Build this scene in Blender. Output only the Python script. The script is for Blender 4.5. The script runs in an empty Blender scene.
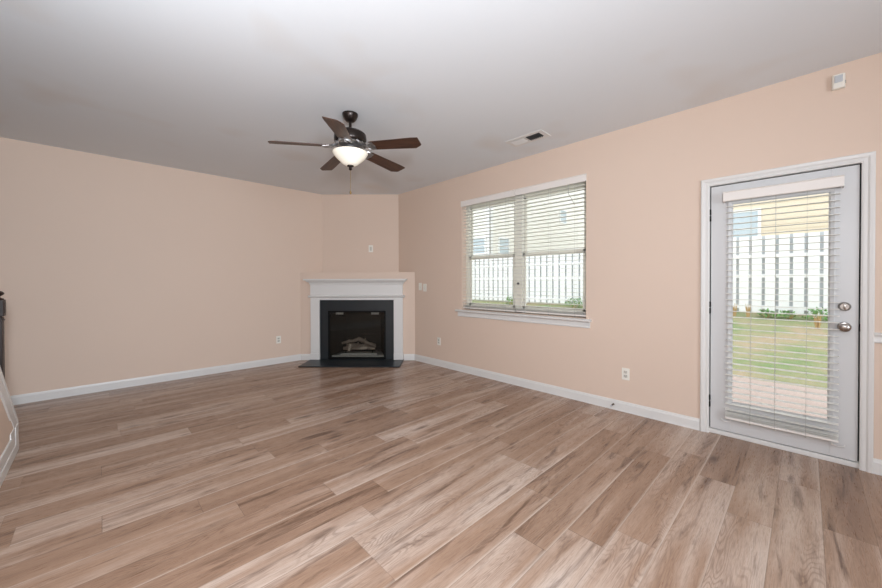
import bpy, bmesh, math, random
from mathutils import Vector, Matrix
random.seed(7)
S = bpy.context.scene
COL = S.collection
PI = math.pi
R2 = math.sqrt(2.0)

# ---------------------------------------------------------------- camera
CAMH = 1.2642
yaw, pitch, roll = math.radians(44.053), math.radians(0.509), math.radians(-0.1273)
Fv = Vector((math.sin(yaw) * math.cos(pitch), math.cos(yaw) * math.cos(pitch), -math.sin(pitch)))
Rt = Vector((math.cos(yaw), -math.sin(yaw), 0))
Up = Rt.cross(Fv)
Rr = Rt * math.cos(roll) + Up * math.sin(roll)
Uu = Rr.cross(Fv)
cd = bpy.data.cameras.new('camera')
cam = bpy.data.objects.new('camera', cd)
COL.objects.link(cam)
M = Matrix.Identity(4)
for i in range(3):
    M[i][0], M[i][1], M[i][2] = Rr[i], Uu[i], -Fv[i]
M[2][3] = CAMH
cam.matrix_world = M
cd.sensor_fit = 'HORIZONTAL'
cd.sensor_width = 36.0
cd.lens = 353.02 * 36.0 / 882.0
cd.shift_y = -9.14 / 882.0
cd.clip_start = 0.02
cd.clip_end = 200
S.camera = cam

# ---------------------------------------------------------------- world, lights, exposure
w = bpy.data.worlds.new('overcast_sky')
S.world = w
w.use_nodes = True
bg = w.node_tree.nodes['Background']
bg.inputs['Color'].default_value = (0.93, 0.97, 1.0, 1)
bg.inputs['Strength'].default_value = 2.25
S.view_settings.view_transform = 'Standard'
S.view_settings.look = 'None'
S.view_settings.gamma = 1.0
S.view_settings.use_curve_mapping = False
S.view_settings.exposure = 0.0


def area(name, loc, rot, sx, sy, power, col=(1, 1, 1)):
    l = bpy.data.lights.new(name, 'AREA')
    l.shape = 'RECTANGLE'
    l.size, l.size_y, l.energy, l.color = sx, sy, power, col
    o = bpy.data.objects.new(name, l)
    o.location, o.rotation_euler = loc, rot
    COL.objects.link(o)
    return o


# added fill light, set in the made-up window behind the camera
area('rear_fill', (0.75, -2.93, 1.50), (math.radians(96), 0, math.radians(14)), 1.6, 1.4, 92, (0.86, 0.95, 1.05))
# the photographer's flash, just above the camera: it throws the fan's shadow up across the ceiling
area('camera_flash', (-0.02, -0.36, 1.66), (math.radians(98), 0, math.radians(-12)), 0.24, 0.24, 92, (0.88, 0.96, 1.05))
# added upward fill strip by the stair wall, brightening the left ceiling
area('ceiling_fill', (-0.34, 1.40, 1.70), (PI, 0, 0), 0.17, 0.9, 13, (0.88, 0.96, 1.05))


# ---------------------------------------------------------------- materials


def mat(name, col, rough=0.5, metal=0.0, spec=0.5, bump=None, emit=None, var=0.0, vscale=3.0):
    m = bpy.data.materials.new(name)
    m.use_nodes = True
    nt = m.node_tree
    b = nt.nodes['Principled BSDF']
    b.inputs['Base Color'].default_value = (*col, 1)
    b.inputs['Roughness'].default_value = rough
    b.inputs['Metallic'].default_value = metal
    b.inputs['Specular IOR Level'].default_value = spec
    if bump or var:
        tc = nt.nodes.new('ShaderNodeTexCoord')
    if var:
        n = nt.nodes.new('ShaderNodeTexNoise')
        n.inputs['Scale'].default_value = vscale
        n.inputs['Detail'].default_value = 4
        nt.links.new(tc.outputs['Object'], n.inputs['Vector'])
        mx = nt.nodes.new('ShaderNodeMix')
        mx.data_type = 'RGBA'
        mx.inputs['A'].default_value = (*[c * (1 - var) for c in col], 1)
        mx.inputs['B'].default_value = (*[min(1, c * (1 + var)) for c in col], 1)
        nt.links.new(n.outputs['Fac'], mx.inputs['Factor'])
        nt.links.new(mx.outputs['Result'], b.inputs['Base Color'])
    if bump:
        n = nt.nodes.new('ShaderNodeTexNoise')
        n.inputs['Scale'].default_value = bump[0]
        n.inputs['Detail'].default_value = 3
        nt.links.new(tc.outputs['Object'], n.inputs['Vector'])
        bp = nt.nodes.new('ShaderNodeBump')
        bp.inputs['Strength'].default_value = bump[1]
        bp.inputs['Distance'].default_value = bump[2] if len(bump) > 2 else 0.002
        nt.links.new(n.outputs['Fac'], bp.inputs['Height'])
        nt.links.new(bp.outputs['Normal'], b.inputs['Normal'])
    if emit:
        b.inputs['Emission Color'].default_value = (*emit[0], 1)
        b.inputs['Emission Strength'].default_value = emit[1]
    return m


def srgb(r, g, b):
    f = lambda c: (c / 255 / 12.92) if c / 255 <= 0.04045 else ((c / 255 + 0.055) / 1.055) ** 2.4
    return (f(r), f(g), f(b))


M_WALL = mat('pink_beige_paint', srgb(224, 202, 185), 0.62, spec=0.3, bump=(220, 0.12), var=0.015, vscale=1.2)
M_CEIL = mat('white_ceiling_paint', srgb(228, 231, 234), 0.8, spec=0.2, bump=(160, 0.1), var=0.012, vscale=0.9)
M_TRIM = mat('white_trim_paint', srgb(225, 223, 220), 0.35)
M_DOOR = mat('white_door_paint', srgb(212, 212, 212), 0.38)
M_BLIND = mat('ivory_slat', srgb(240, 238, 232), 0.4)
M_VAL = mat('ivory_valance', srgb(236, 230, 224), 0.45)
M_VINYL = mat('cream_vinyl', srgb(244, 241, 228), 0.4)
M_SLATE = mat('black_slate', (0.016, 0.021, 0.025), 0.36, bump=(25, 0.25, 0.004), var=0.25, vscale=6)
M_BLACK = mat('black_metal', (0.004, 0.004, 0.004), 0.55, spec=0.15)
M_RUBBER = mat('black_gap_weatherstrip', (0.02, 0.02, 0.02), 0.7)
M_BRONZE = mat('dark_bronze', (0.028, 0.020, 0.017), 0.28, metal=0.6)
M_PEWTER = mat('antique_pewter', (0.40, 0.39, 0.39), 0.30, metal=0.9, bump=(60, 0.5, 0.004), var=0.5, vscale=40)
M_NICKEL = mat('satin_nickel', (0.42, 0.39, 0.36), 0.24, metal=1.0)
M_PLATE = mat('white_plastic', srgb(240, 236, 226), 0.35)
M_PLATE2 = mat('grey_plastic', srgb(196, 200, 204), 0.35)
M_SLOT = mat('dark_slot', (0.03, 0.03, 0.03), 0.6)
M_SOCK = mat('ivory_socket', srgb(205, 200, 190), 0.4)
M_CORD = mat('pale_cord', srgb(190, 188, 182), 0.8)
M_BRASS = mat('aged_brass', (0.32, 0.22, 0.10), 0.35, metal=0.9)
M_ASH = mat('grey_ember_tray', (0.52, 0.50, 0.47), 0.8, bump=(70, 0.6, 0.01), var=0.3, vscale=30)
M_LOG = mat('charred_log', (0.30, 0.24, 0.20), 0.85, bump=(30, 0.8, 0.02), var=0.6, vscale=14)
M_LOGP = mat('pale_log', (0.55, 0.47, 0.40), 0.85, bump=(30, 0.8, 0.02), var=0.4, vscale=14)
M_CONC = mat('pinkish_concrete', srgb(178, 158, 150), 0.85, bump=(60, 0.3), var=0.06, vscale=4)
M_SIDE = mat('cream_vinyl_siding', srgb(228, 213, 190), 0.6)
M_SIDEW = mat('ivory_vinyl_siding', srgb(240, 238, 233), 0.6)
M_FENCE = mat('white_fence_paint', srgb(242, 243, 245), 0.6, var=0.05, vscale=6)
M_FENCEB = mat('shaded_fence_back', srgb(190, 196, 202), 0.7, var=0.1, vscale=6)  # greyer copy of the fence paint; shade of the gaps put into the colour
M_ROOF = mat('grey_shingle', srgb(110, 108, 106), 0.9, bump=(40, 0.5, 0.02), var=0.2, vscale=15)
M_HGLASS = mat('house_window_glass', srgb(186, 200, 210), 0.2)
M_LEAF = mat('green_leaf', srgb(96, 150, 70), 0.6, var=0.3, vscale=20)
M_DRY = mat('dry_tan_weed', srgb(190, 160, 110), 0.8)
M_PINK2 = M_WALL


def blade_mat():
    m = mat('walnut_blade', (0.06, 0.025, 0.014), 0.42)
    nt = m.node_tree
    b = nt.nodes['Principled BSDF']
    tc = nt.nodes.new('ShaderNodeTexCoord')
    mp = nt.nodes.new('ShaderNodeMapping')
    mp.inputs['Scale'].default_value = (3, 45, 3)
    n = nt.nodes.new('ShaderNodeTexNoise')
    n.inputs['Scale'].default_value = 1.6
    n.inputs['Detail'].default_value = 5
    r = nt.nodes.new('ShaderNodeValToRGB')
    r.color_ramp.elements[0].position = 0.3
    r.color_ramp.elements[0].color = (0.030, 0.012, 0.007, 1)
    r.color_ramp.elements[1].position = 0.7
    r.color_ramp.elements[1].color = (0.105, 0.045, 0.024, 1)
    nt.links.new(tc.outputs['Object'], mp.inputs['Vector'])
    nt.links.new(mp.outputs['Vector'], n.inputs['Vector'])
    nt.links.new(n.outputs['Fac'], r.inputs['Fac'])
    nt.links.new(r.outputs['Color'], b.inputs['Base Color'])
    return m




def ceil_blotches(m):
    # faint tan blotches in the ceiling paint
    nt = m.node_tree
    b = nt.nodes['Principled BSDF']
    src = b.inputs['Base Color'].links[0].from_socket
    tc = nt.nodes.new('ShaderNodeTexCoord')
    n = nt.nodes.new('ShaderNodeTexNoise')
    n.inputs['Scale'].default_value = 1.1
    n.inputs['Detail'].default_value = 2
    nt.links.new(tc.outputs['Object'], n.inputs['Vector'])
    r = nt.nodes.new('ShaderNodeMapRange')
    r.inputs['From Min'].default_value, r.inputs['From Max'].default_value = 0.60, 0.74
    r.inputs['To Max'].default_value = 0.30
    nt.links.new(n.outputs['Fac'], r.inputs['Value'])
    mx = nt.nodes.new('ShaderNodeMix')
    mx.data_type = 'RGBA'
    mx.inputs['B'].default_value = (*srgb(214, 200, 186), 1)
    nt.links.new(r.outputs['Result'], mx.inputs['Factor'])
    nt.links.new(src, mx.inputs['A'])
    nt.links.new(mx.outputs['Result'], b.inputs['Base Color'])


ceil_blotches(M_CEIL)
M_BLADE = blade_mat()
M_NEWEL = mat('dark_stained_wood', (0.022, 0.009, 0.006), 0.5, var=0.4, vscale=20)


def glass_mat(name, tint, refl):
    m = bpy.data.materials.new(name)
    m.use_nodes = True
    nt = m.node_tree
    nt.nodes.clear()
    o = nt.nodes.new('ShaderNodeOutputMaterial')
    t = nt.nodes.new('ShaderNodeBsdfTransparent')
    t.inputs['Color'].default_value = (*tint, 1)
    g = nt.nodes.new('ShaderNodeBsdfGlossy')
    g.inputs['Roughness'].default_value = 0.02
    fr = nt.nodes.new('ShaderNodeFresnel')
    fr.inputs['IOR'].default_value = refl
    mx = nt.nodes.new('ShaderNodeMixShader')
    nt.links.new(fr.outputs['Fac'], mx.inputs['Fac'])
    nt.links.new(t.outputs['BSDF'], mx.inputs[1])
    nt.links.new(g.outputs['BSDF'], mx.inputs[2])
    nt.links.new(mx.outputs['Shader'], o.inputs['Surface'])
    return m


M_GLASS = glass_mat('window_glass', (0.975, 0.985, 0.98), 1.45)
M_FGLASS = glass_mat('smoked_fireplace_glass', (0.80, 0.80, 0.78), 1.35)
M_BOWL = mat('frosted_bowl_glass', srgb(250, 244, 228), 0.3, emit=((1.0, 0.95, 0.84), 0.22))


def brick_mat():
    m = mat('dark_firebrick', (0.03, 0.028, 0.025), 0.85)
    nt = m.node_tree
    b = nt.nodes['Principled BSDF']
    tc = nt.nodes.new('ShaderNodeTexCoord')
    mp = nt.nodes.new('ShaderNodeMapping')
    mp.inputs['Rotation'].default_value = (PI / 2, 0, 0)
    br = nt.nodes.new('ShaderNodeTexBrick')
    br.inputs['Scale'].default_value = 4.5
    br.inputs['Color1'].default_value = (0.040, 0.037, 0.032, 1)
    br.inputs['Color2'].default_value = (0.025, 0.023, 0.021, 1)
    br.inputs['Mortar'].default_value = (0.012, 0.012, 0.012, 1)
    nt.links.new(tc.outputs['Object'], mp.inputs['Vector'])
    nt.links.new(mp.outputs['Vector'], br.inputs['Vector'])
    nt.links.new(br.outputs['Color'], b.inputs['Base Color'])
    return m


M_BRICK = brick_mat()


def floor_mat():
    m = bpy.data.materials.new('oak_vinyl_planks')
    m.use_nodes = True
    nt = m.node_tree
    N, L = nt.nodes, nt.links
    b = N['Principled BSDF']
    uv = N.new('ShaderNodeUVMap')
    uv.uv_map = 'plank_uv'
    at = N.new('ShaderNodeAttribute')
    at.attribute_name = 'plank'
    sep = N.new('ShaderNodeSeparateXYZ')
    L.new(uv.outputs['UV'], sep.inputs['Vector'])
    sc = N.new('ShaderNodeSeparateColor')
    L.new(at.outputs['Color'], sc.inputs['Color'])

    def mth(op, a, bb=None, clamp=False):
        n = N.new('ShaderNodeMath')
        n.operation = op
        n.use_clamp = clamp
        for i, x in enumerate((a, bb)):
            if x is None:
                continue
            if isinstance(x, (int, float)):
                n.inputs[i].default_value = x
            else:
                L.new(x, n.inputs[i])
        return n.outputs[0]

    u, v = sep.outputs['X'], sep.outputs['Y']
    rnd, tone, rnd2 = sc.outputs['Red'], sc.outputs['Green'], sc.outputs['Blue']
    uu = mth('ADD', u, mth('MULTIPLY', rnd, 53.0))
    vv = mth('ADD', v, mth('MULTIPLY', rnd2, 31.0))

    def noise(su, sv, detail, rough=0.55, dist=0.0):
        cx = N.new('ShaderNodeCombineXYZ')
        L.new(mth('MULTIPLY', uu, su), cx.inputs[0])
        L.new(mth('MULTIPLY', vv, sv), cx.inputs[1])
        n = N.new('ShaderNodeTexNoise')
        n.inputs['Scale'].default_value = 1.0
        n.inputs['Detail'].default_value = detail
        n.inputs['Roughness'].default_value = rough
        n.inputs['Distortion'].default_value = dist
        L.new(cx.outputs[0], n.inputs['Vector'])
        return n.outputs['Fac']

    def ramp(fac, stops, interp='LINEAR'):
        r = N.new('ShaderNodeValToRGB')
        r.color_ramp.interpolation = interp
        e = r.color_ramp.elements
        while len(e) > len(stops):
            e.remove(e[-1])
        while len(e) < len(stops):
            e.new(0.5)
        for el, (p, c) in zip(e, stops):
            el.position = p
            el.color = (*c, 1)
        L.new(fac, r.inputs['Fac'])
        return r.outputs['Color']

    def mix(fac, a, bb, mode='MIX'):
        n = N.new('ShaderNodeMix')
        n.data_type = 'RGBA'
        n.blend_type = mode
        if isinstance(fac, (int, float)):
            n.inputs['Factor'].default_value = fac
        else:
            L.new(fac, n.inputs['Factor'])
        for k, x in (('A', a), ('B', bb)):
            if isinstance(x, tuple):
                n.inputs[k].default_value = (*x, 1)
            else:
                L.new(x, n.inputs[k])
        return n.outputs['Result']

    broad = noise(0.9, 9.0, 3, 0.5, 0.3)
    tt = mth('ADD', mth('MULTIPLY', tone, 0.26), mth('MULTIPLY', broad, 0.76))
    base = ramp(tt, [(0.18, srgb(134, 104, 84)), (0.48, srgb(165, 135, 114)), (0.66, srgb(192, 169, 153)), (0.85, srgb(212, 196, 184))])
    # cathedral grain: contour lines of a stretched noise
    n1 = noise(1.2, 7.5, 2, 0.45, 0.25)
    rings = mth('SINE', mth('MULTIPLY', n1, 190.0))
    rmask = mth('MULTIPLY', ramp_val(N, L, rings, 0.1, 0.9), ramp_val(N, L, noise(0.8, 6.0, 2), 0.46, 0.62), True)
    c1 = mix(mth('MULTIPLY', rmask, 0.36), base, srgb(104, 78, 64))
    # fine pores along the length
    fine = noise(9.0, 150.0, 4, 0.6)
    c2 = mix(mth('MULTIPLY', ramp_val(N, L, fine, 0.46, 0.72), 0.50), c1, srgb(112, 85, 68))
    # long dark heartwood streaks
    st = noise(1.7, 15.0, 5, 0.62, 0.9)
    c3 = mix(mth('MULTIPLY', ramp_val(N, L, st, 0.54, 0.70), 0.74), c2, srgb(82, 56, 42))
    # knots
    cx = N.new('ShaderNodeCombineXYZ')
    L.new(mth('MULTIPLY', uu, 1.5), cx.inputs[0])
    L.new(mth('MULTIPLY', vv, 4.6), cx.inputs[1])
    vo = N.new('ShaderNodeTexVoronoi')
    vo.inputs['Scale'].default_value = 1.0
    L.new(cx.outputs[0], vo.inputs['Vector'])
    kn = mth('ADD', vo.outputs['Distance'], mth('MULTIPLY', mth('SUBTRACT', noise(9.0, 26.0, 3), 0.5), 0.16))
    c4 = mix(mth('MULTIPLY', ramp_val(N, L, kn, 0.17, 0.04), 0.75), c3, srgb(84, 62, 50))
    # bevelled plank edges
    ev = mth('MINIMUM', v, mth('SUBTRACT', 0.1809, v))
    ln = sc2 = None
    at2 = N.new('ShaderNodeAttribute')
    at2.attribute_name = 'plank_len'
    eu = mth('MINIMUM', u, mth('SUBTRACT', at2.outputs['Fac'], u))
    e = mth('MINIMUM', ev, eu)
    seam = ramp_val(N, L, e, 0.0022, 0.0008)
    c5 = mix(mth('MULTIPLY', seam, mth('ADD', 0.15, mth('MULTIPLY', rnd, 0.45))), c4, srgb(70, 52, 42))
    lite = mth('MULTIPLY', ramp_val(N, L, v, 0.014, 0.002), ramp_val(N, L, rnd2, 0.25, 0.6))
    c6 = mix(mth('MULTIPLY', lite, 0.42), c5, srgb(222, 206, 192))
    L.new(c6, b.inputs['Base Color'])
    b.inputs['Specular IOR Level'].default_value = 0.36
    L.new(mth('ADD', 0.21, mth('MULTIPLY', fine, 0.16)), b.inputs['Roughness'])
    bp = N.new('ShaderNodeBump')
    bp.inputs['Strength'].default_value = 0.08
    bp.inputs['Distance'].default_value = 0.001
    L.new(mth('SUBTRACT', mth('MULTIPLY', fine, 0.25), seam), bp.inputs['Height'])
    L.new(bp.outputs['Normal'], b.inputs['Normal'])
    return m


def ramp_val(N, L, fac, a, b):
    n = N.new('ShaderNodeMapRange')
    n.clamp = True
    n.inputs['From Min'].default_value = a
    n.inputs['From Max'].default_value = b
    L.new(fac, n.inputs['Value'])
    return n.outputs['Result']


M_FLOOR = floor_mat()


def grass_mat():
    m = mat('patchy_lawn', srgb(140, 150, 95), 0.9)
    nt = m.node_tree
    b = nt.nodes['Principled BSDF']
    tc = nt.nodes.new('ShaderNodeTexCoord')
    n = nt.nodes.new('ShaderNodeTexNoise')
    n.inputs['Scale'].default_value = 1.1
    n.inputs['Detail'].default_value = 8
    n.inputs['Roughness'].default_value = 0.7
    r = nt.nodes.new('ShaderNodeValToRGB')
    e = r.color_ramp.elements
    e[0].position, e[0].color = 0.36, (*srgb(166, 146, 120), 1)
    e[1].position, e[1].color = 0.64, (*srgb(112, 134, 84), 1)
    k = e.new(0.5)
    k.color = (*srgb(142, 142, 104), 1)
    nt.links.new(tc.outputs['Object'], n.inputs['Vector'])
    nt.links.new(n.outputs['Fac'], r.inputs['Fac'])
    nt.links.new(r.outputs['Color'], b.inputs['Base Color'])
    return m


M_GRASS = grass_mat()

# ---------------------------------------------------------------- mesh builder


class MB:
    def __init__(self):
        self.bm = bmesh.new()

    def box(self, x0, x1, y0, y1, z0, z1, bev=0.0):
        vs = [self.bm.verts.new((x, y, z)) for x in (min(x0, x1), max(x0, x1)) for y in (min(y0, y1), max(y0, y1)) for z in (min(z0, z1), max(z0, z1))]
        fs = []
        for q in ((0, 1, 3, 2), (4, 6, 7, 5), (0, 4, 5, 1), (2, 3, 7, 6), (0, 2, 6, 4), (1, 5, 7, 3)):
            fs.append(self.bm.faces.new([vs[i] for i in q]))
        if bev:
            ed = list({e for f in fs for e in f.edges})
            bmesh.ops.bevel(self.bm, geom=ed, offset=bev, segments=2, affect='EDGES', profile=0.5)
        return self

    def prism(self, pts, z0, z1):
        """pts: list of (x,y) ccw, extruded along z"""
        a = [self.bm.verts.new((x, y, z0)) for x, y in pts]
        b = [self.bm.verts.new((x, y, z1)) for x, y in pts]
        n = len(pts)
        self.bm.faces.new(a[::-1])
        self.bm.faces.new(b)
        for i in range(n):
            self.bm.faces.new([a[i], a[(i + 1) % n], b[(i + 1) % n], b[i]])
        return self

    def extr(self, prof, p0, p1, fn):
        """prof: closed list of (a,b); fn(a,b,t)->xyz; sweep from t=p0 to p1"""
        A = [self.bm.verts.new(fn(a, b, p0)) for a, b in prof]
        B = [self.bm.verts.new(fn(a, b, p1)) for a, b in prof]
        n = len(prof)
        self.bm.faces.new(A[::-1])
        self.bm.faces.new(B)
        for i in range(n):
            self.bm.faces.new([A[i], A[(i + 1) % n], B[(i + 1) % n], B[i]])
        return self

    def lathe(self, prof, seg=32, c=(0, 0, 0), axis='Z'):
        """prof: list of (r, h)"""
        rings = []
        for r, hh in prof:
            ring = []
            for k in range(seg):
                a = 2 * PI * k / seg
                p = (r * math.cos(a), r * math.sin(a), hh)
                if axis == 'X':
                    p = (hh, r * math.cos(a), r * math.sin(a))
                elif axis == 'Y':
                    p = (r * math.cos(a), hh, r * math.sin(a))
                ring.append(self.bm.verts.new((c[0] + p[0], c[1] + p[1], c[2] + p[2])))
            rings.append(ring)
        for A, B in zip(rings, rings[1:]):
            for k in range(seg):
                self.bm.faces.new([A[k], A[(k + 1) % seg], B[(k + 1) % seg], B[k]])
        self.bm.faces.new(rings[0][::-1])
        self.bm.faces.new(rings[-1])
        return self

    def tube(self, pts, rad, seg=8):
        pts = [Vector(p) for p in pts]
        rads = rad if isinstance(rad, (list, tuple)) else [rad] * len(pts)
        rings = []
        for i, p in enumerate(pts):
            d = (pts[min(i + 1, len(pts) - 1)] - pts[max(i - 1, 0)]).normalized()
            ref = Vector((0, 0, 1)) if abs(d.z) < 0.9 else Vector((1, 0, 0))
            a = d.cross(ref).normalized()
            b = d.cross(a)
            rings.append([self.bm.verts.new(p + (a * math.cos(2 * PI * k / seg) + b * math.sin(2 * PI * k / seg)) * rads[i]) for k in range(seg)])
        for A, B in zip(rings, rings[1:]):
            for k in range(seg):
                self.bm.faces.new([A[k], A[(k + 1) % seg], B[(k + 1) % seg], B[k]])
        self.bm.faces.new(rings[0][::-1])
        self.bm.faces.new(rings[-1])
        return self

    def xf(self, mtx):
        bmesh.ops.transform(self.bm, matrix=mtx, verts=self.bm.verts)
        return self

    def build(self, name, m, parent=None, loc=(0, 0, 0), rot=(0, 0, 0), smooth=False, bevel=0.0):
        bmesh.ops.recalc_face_normals(self.bm, faces=self.bm.faces)
        me = bpy.data.meshes.new(name)
        self.bm.to_mesh(me)
        self.bm.free()
        for mm in (m if isinstance(m, (list, tuple)) else [m]):
            me.materials.append(mm)
        if smooth:
            for p in me.polygons:
                p.use_smooth = True
            try:
                me.set_sharp_from_angle(angle=math.radians(38))
            except Exception:
                pass
        o = bpy.data.objects.new(name, me)
        o.location, o.rotation_euler = loc, rot
        COL.objects.link(o)
        if parent:
            o.parent = parent
        if bevel:
            md = o.modifiers.new('bevel', 'BEVEL')
            md.width = bevel
            md.segments = 2
            md.limit_method = 'ANGLE'
            md.angle_limit = math.radians(40)
        return o


def tag(o, label=None, cat=None, group=None, kind=None):
    if label:
        o['label'] = label
    if cat:
        o['category'] = cat
    if group:
        o['group'] = group
    if kind:
        o['kind'] = kind
    return o


def empty(name, loc=(0, 0, 0), rz=0.0):
    o = bpy.data.objects.new(name, None)
    o.empty_display_size = 0.1
    o.location = loc
    o.rotation_euler = (0, 0, rz)
    COL.objects.link(o)
    return o


def struct(o, label, cat):
    return tag(o, label, cat, None, 'structure')


# ---------------------------------------------------------------- the room shell
XR, YB, HC = 3.651, 5.692, 2.743
XL, YF, TH = -1.9, -3.0, 0.16
WY0, WY1, WZ0, WZ1 = 1.596, 3.352, 0.878, 2.366       # window opening
DY0, DY1, DZ1 = -0.262, 0.570, 2.065                   # door opening
CB, CU = 8.03, 8.43                                    # X+Y of the fireplace wall and of the wall above it
SC = -1.449                                            # middle of the fireplace along its wall


def floor_planks():
    PW, PL, Y0 = 0.1809, 1.22, 0.115
    known = {2: 1.88, 3: 1.71, 4: 1.495, 6: 2.11, 10: 1.0, 9: 1.24, 12: 0.40, 13: 0.0, 14: -0.32, 17: 0.0, 7: 0.89}
    tones = {(6, 2.11): 0.92, (10, 1.0): 0.2, (2, 1.88): 0.85, (17, 0.0): 0.2, (14, -0.32): 0.25, (4, 1.495): 0.8}
    rng = random.Random(21)
    bm = bmesh.new()
    uvl = bm.loops.layers.uv.new('plank_uv')
    cl = bm.loops.layers.float_color.new('plank')
    ll = bm.faces.layers.float.new('plank_len')
    k0 = int(math.floor((YF - Y0) / PW))
    k1 = int(math.ceil((YB + 0.1 - Y0) / PW))
    for k in range(k0, k1):
        ya, yb = Y0 + k * PW, Y0 + (k + 1) * PW
        x = known.get(k, rng.uniform(0, PL))
        while x > XL:
            x -= PL
        while x < XR + 0.02:
            xe = x + PL
            r1, r2, tn = rng.random(), rng.random(), rng.random()
            for (kk, xx), tv in tones.items():
                if kk == k and abs(xe - xx) < 0.02:
                    tn = tv
            xa, xb = max(x, XL), min(xe, XR + 0.02)
            if xb - xa > 0.001:
                vs = [bm.verts.new((a, b, 0)) for a, b in ((xa, ya), (xb, ya), (xb, yb), (xa, yb))]
                f = bm.faces.new(vs)
                f[ll] = PL
                for lp, (a, b) in zip(f.loops, ((xa - x, 0), (xb - x, 0), (xb - x, PW), (xa - x, PW))):
                    lp[uvl].uv = (a, b)
                    lp[cl] = (r1, tn, r2, 1)
            x = xe
    me = bpy.data.meshes.new('floor')
    bm.to_mesh(me)
    bm.free()
    me.materials.append(M_FLOOR)
    o = bpy.data.objects.new('floor', me)
    COL.objects.link(o)
    return o


struct(floor_planks(), 'brown oak look plank floor', 'floor')
struct(MB().box(XL - TH, XR + TH, YF - TH, YB + TH, HC, HC + 0.12).build('ceiling', M_CEIL), 'white painted ceiling', 'ceiling')

b = MB()
X0, X1 = XR, XR + TH
b.box(X0, X1, WY1, YB + TH, -0.3, HC)
b.box(X0, X1, WY0, WY1, -0.3, WZ0).box(X0, X1, WY0, WY1, WZ1, HC)
b.box(X0, X1, DY1, WY0, -0.3, HC)
b.box(X0, X1, DY0, DY1, DZ1, HC).box(X0, X1, DY0, DY1, -0.3, -0.002)
b.box(X0, X1, YF - TH, DY0, -0.3, HC)
struct(b.build('wall_right', M_WALL), 'pink beige wall with the window and the patio door', 'wall')
struct(MB().box(XL - TH, XR, YB, YB + TH, -0.3, HC).build('wall_left', M_WALL), 'long pink beige wall left of the fireplace', 'wall')
xa, ya = 2.718, 4.805
DU = math.atan2(ya - YB, XR - xa)      # the upper wall's heading
struct(MB().prism([(xa, YB), (XR, ya), (XR, YB)], 1.42, HC).build('wall_corner', M_WALL), 'diagonal pink beige wall above the fireplace', 'wall')
# diagonal fireplace wall with an opening for the firebox, and its ledge
DF = math.radians(-45)


def dloc(s, c, z=0.0):
    return ((c + s * R2) / 2, (c - s * R2) / 2, z)


FO = dloc(SC, CB)           # origin of the fireplace frame: x along the wall, y into the wall
b = MB()
sl, sr = (CB - 2 * YB) / R2 - SC, (2 * XR - CB) / R2 - SC
T = 0.10
FBW, FBZ0, FBZ1 = 0.465, 0.030, 0.790
b.prism([(sl, 0), (-FBW, 0), (-FBW, T), (sl + T, T)], 0, 1.42)
b.prism([(FBW, 0), (sr, 0), (sr - T, T), (FBW, T)], 0, 1.42)
b.box(-FBW, FBW, 0, T, FBZ1, 1.42).box(-FBW, FBW, 0, T, 0, FBZ0)
b.prism([(sl + T, T), (sr - T, T), (0.5 * (sl + sr), 0.5 * (sr - sl))], 1.37, 1.42)
struct(b.build('wall_fireplace', M_WALL, loc=FO, rot=(0, 0, DF)), 'pink beige bump-out wall with a ledge behind the mantel', 'wall')

b = MB()
RWX0, RWX1, RWZ0, RWZ1 = -0.15, 1.65, 0.75, 2.25
b.box(XL - TH, RWX0, YF - TH, YF, -0.3, HC).box(RWX1, XR, YF - TH, YF, -0.3, HC)
b.box(RWX0, RWX1, YF - TH, YF, -0.3, RWZ0).box(RWX0, RWX1, YF - TH, YF, RWZ1, HC)
struct(b.build('wall_rear', M_WALL), 'pink beige wall behind the camera', 'wall')
struct(MB().box(XL - TH, XL, YF, YB, -0.3, HC).build('wall_stairwell', M_WALL), 'pink beige wall beyond the stairs', 'wall')

# stair wall: rake from (Y 4.15, z .2) up towards the camera
SX, ST = -0.457, 0.078
rk = (0.699 - 0.216) / (4.151 - 3.546)


def rake(y):
    return 0.205 + rk * (4.15 - y)


ytop = 4.15 - (HC - 0.205) / rk
pf = [(4.15, 0.0), (4.15, rake(4.15)), (ytop, HC), (0.6, HC), (0.6, 0.0)]
b = MB().extr(pf, SX - ST, SX - 0.002, lambda a, z, t: (t, a, z))
struct(b.build('wall_stair', M_WALL), 'pink beige half wall along the stairs at the left edge', 'wall')
tr = struct(empty('trim_1', (SX, 4.15, 0)), 'white stepped trim along the stair half wall', 'trim')


def rakeboard(d0, d1, x0, x1, y0, y1):
    q = [(y0, rake(y0) - d0), (y0, rake(y0) - d1), (y1, rake(y1) - d1), (y1, rake(y1) - d0)]
    return MB().extr(q, x0, x1, lambda a, z, t: (t - SX, a - 4.15, z))


ye = 1.2
rakeboard(-0.02, 0.014, SX - ST - 0.01, SX + 0.008, 4.15, ye).build('cap_board', M_TRIM, tr, bevel=0.004)
rakeboard(0.014, 0.110, SX - 0.012, SX + 0.004, 4.15, ye).build('rake_board', M_TRIM, tr)
rakeboard(0.110, 0.140, SX - 0.012, SX + 0.008, 3.86, ye).build('rake_moulding', M_TRIM, tr, bevel=0.003)
MB().box(-0.012, 0.004, -0.285, 0.0, 0.0, 0.20).box(-0.012, 0.008, -0.12, 0.0, 0.0, 0.20).build('end_board', M_TRIM, tr, bevel=0.002)
MB().box(-0.012, 0.009, -3.5, 0.0, 0.0, 0.075, 0.003).box(-0.012, 0.005, -3.5, -0.02, 0.07, 0.14).build('base_board', M_TRIM, tr)
MB().box(-0.004, 0.008, -3.5, -0.27, 0.135, 0.165).build('base_moulding', M_TRIM, tr, bevel=0.003)
MB().box(-ST - 0.004, 0.004, 0, 0.012, 0, 0.20).build('end_cap', M_TRIM, tr)

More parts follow.
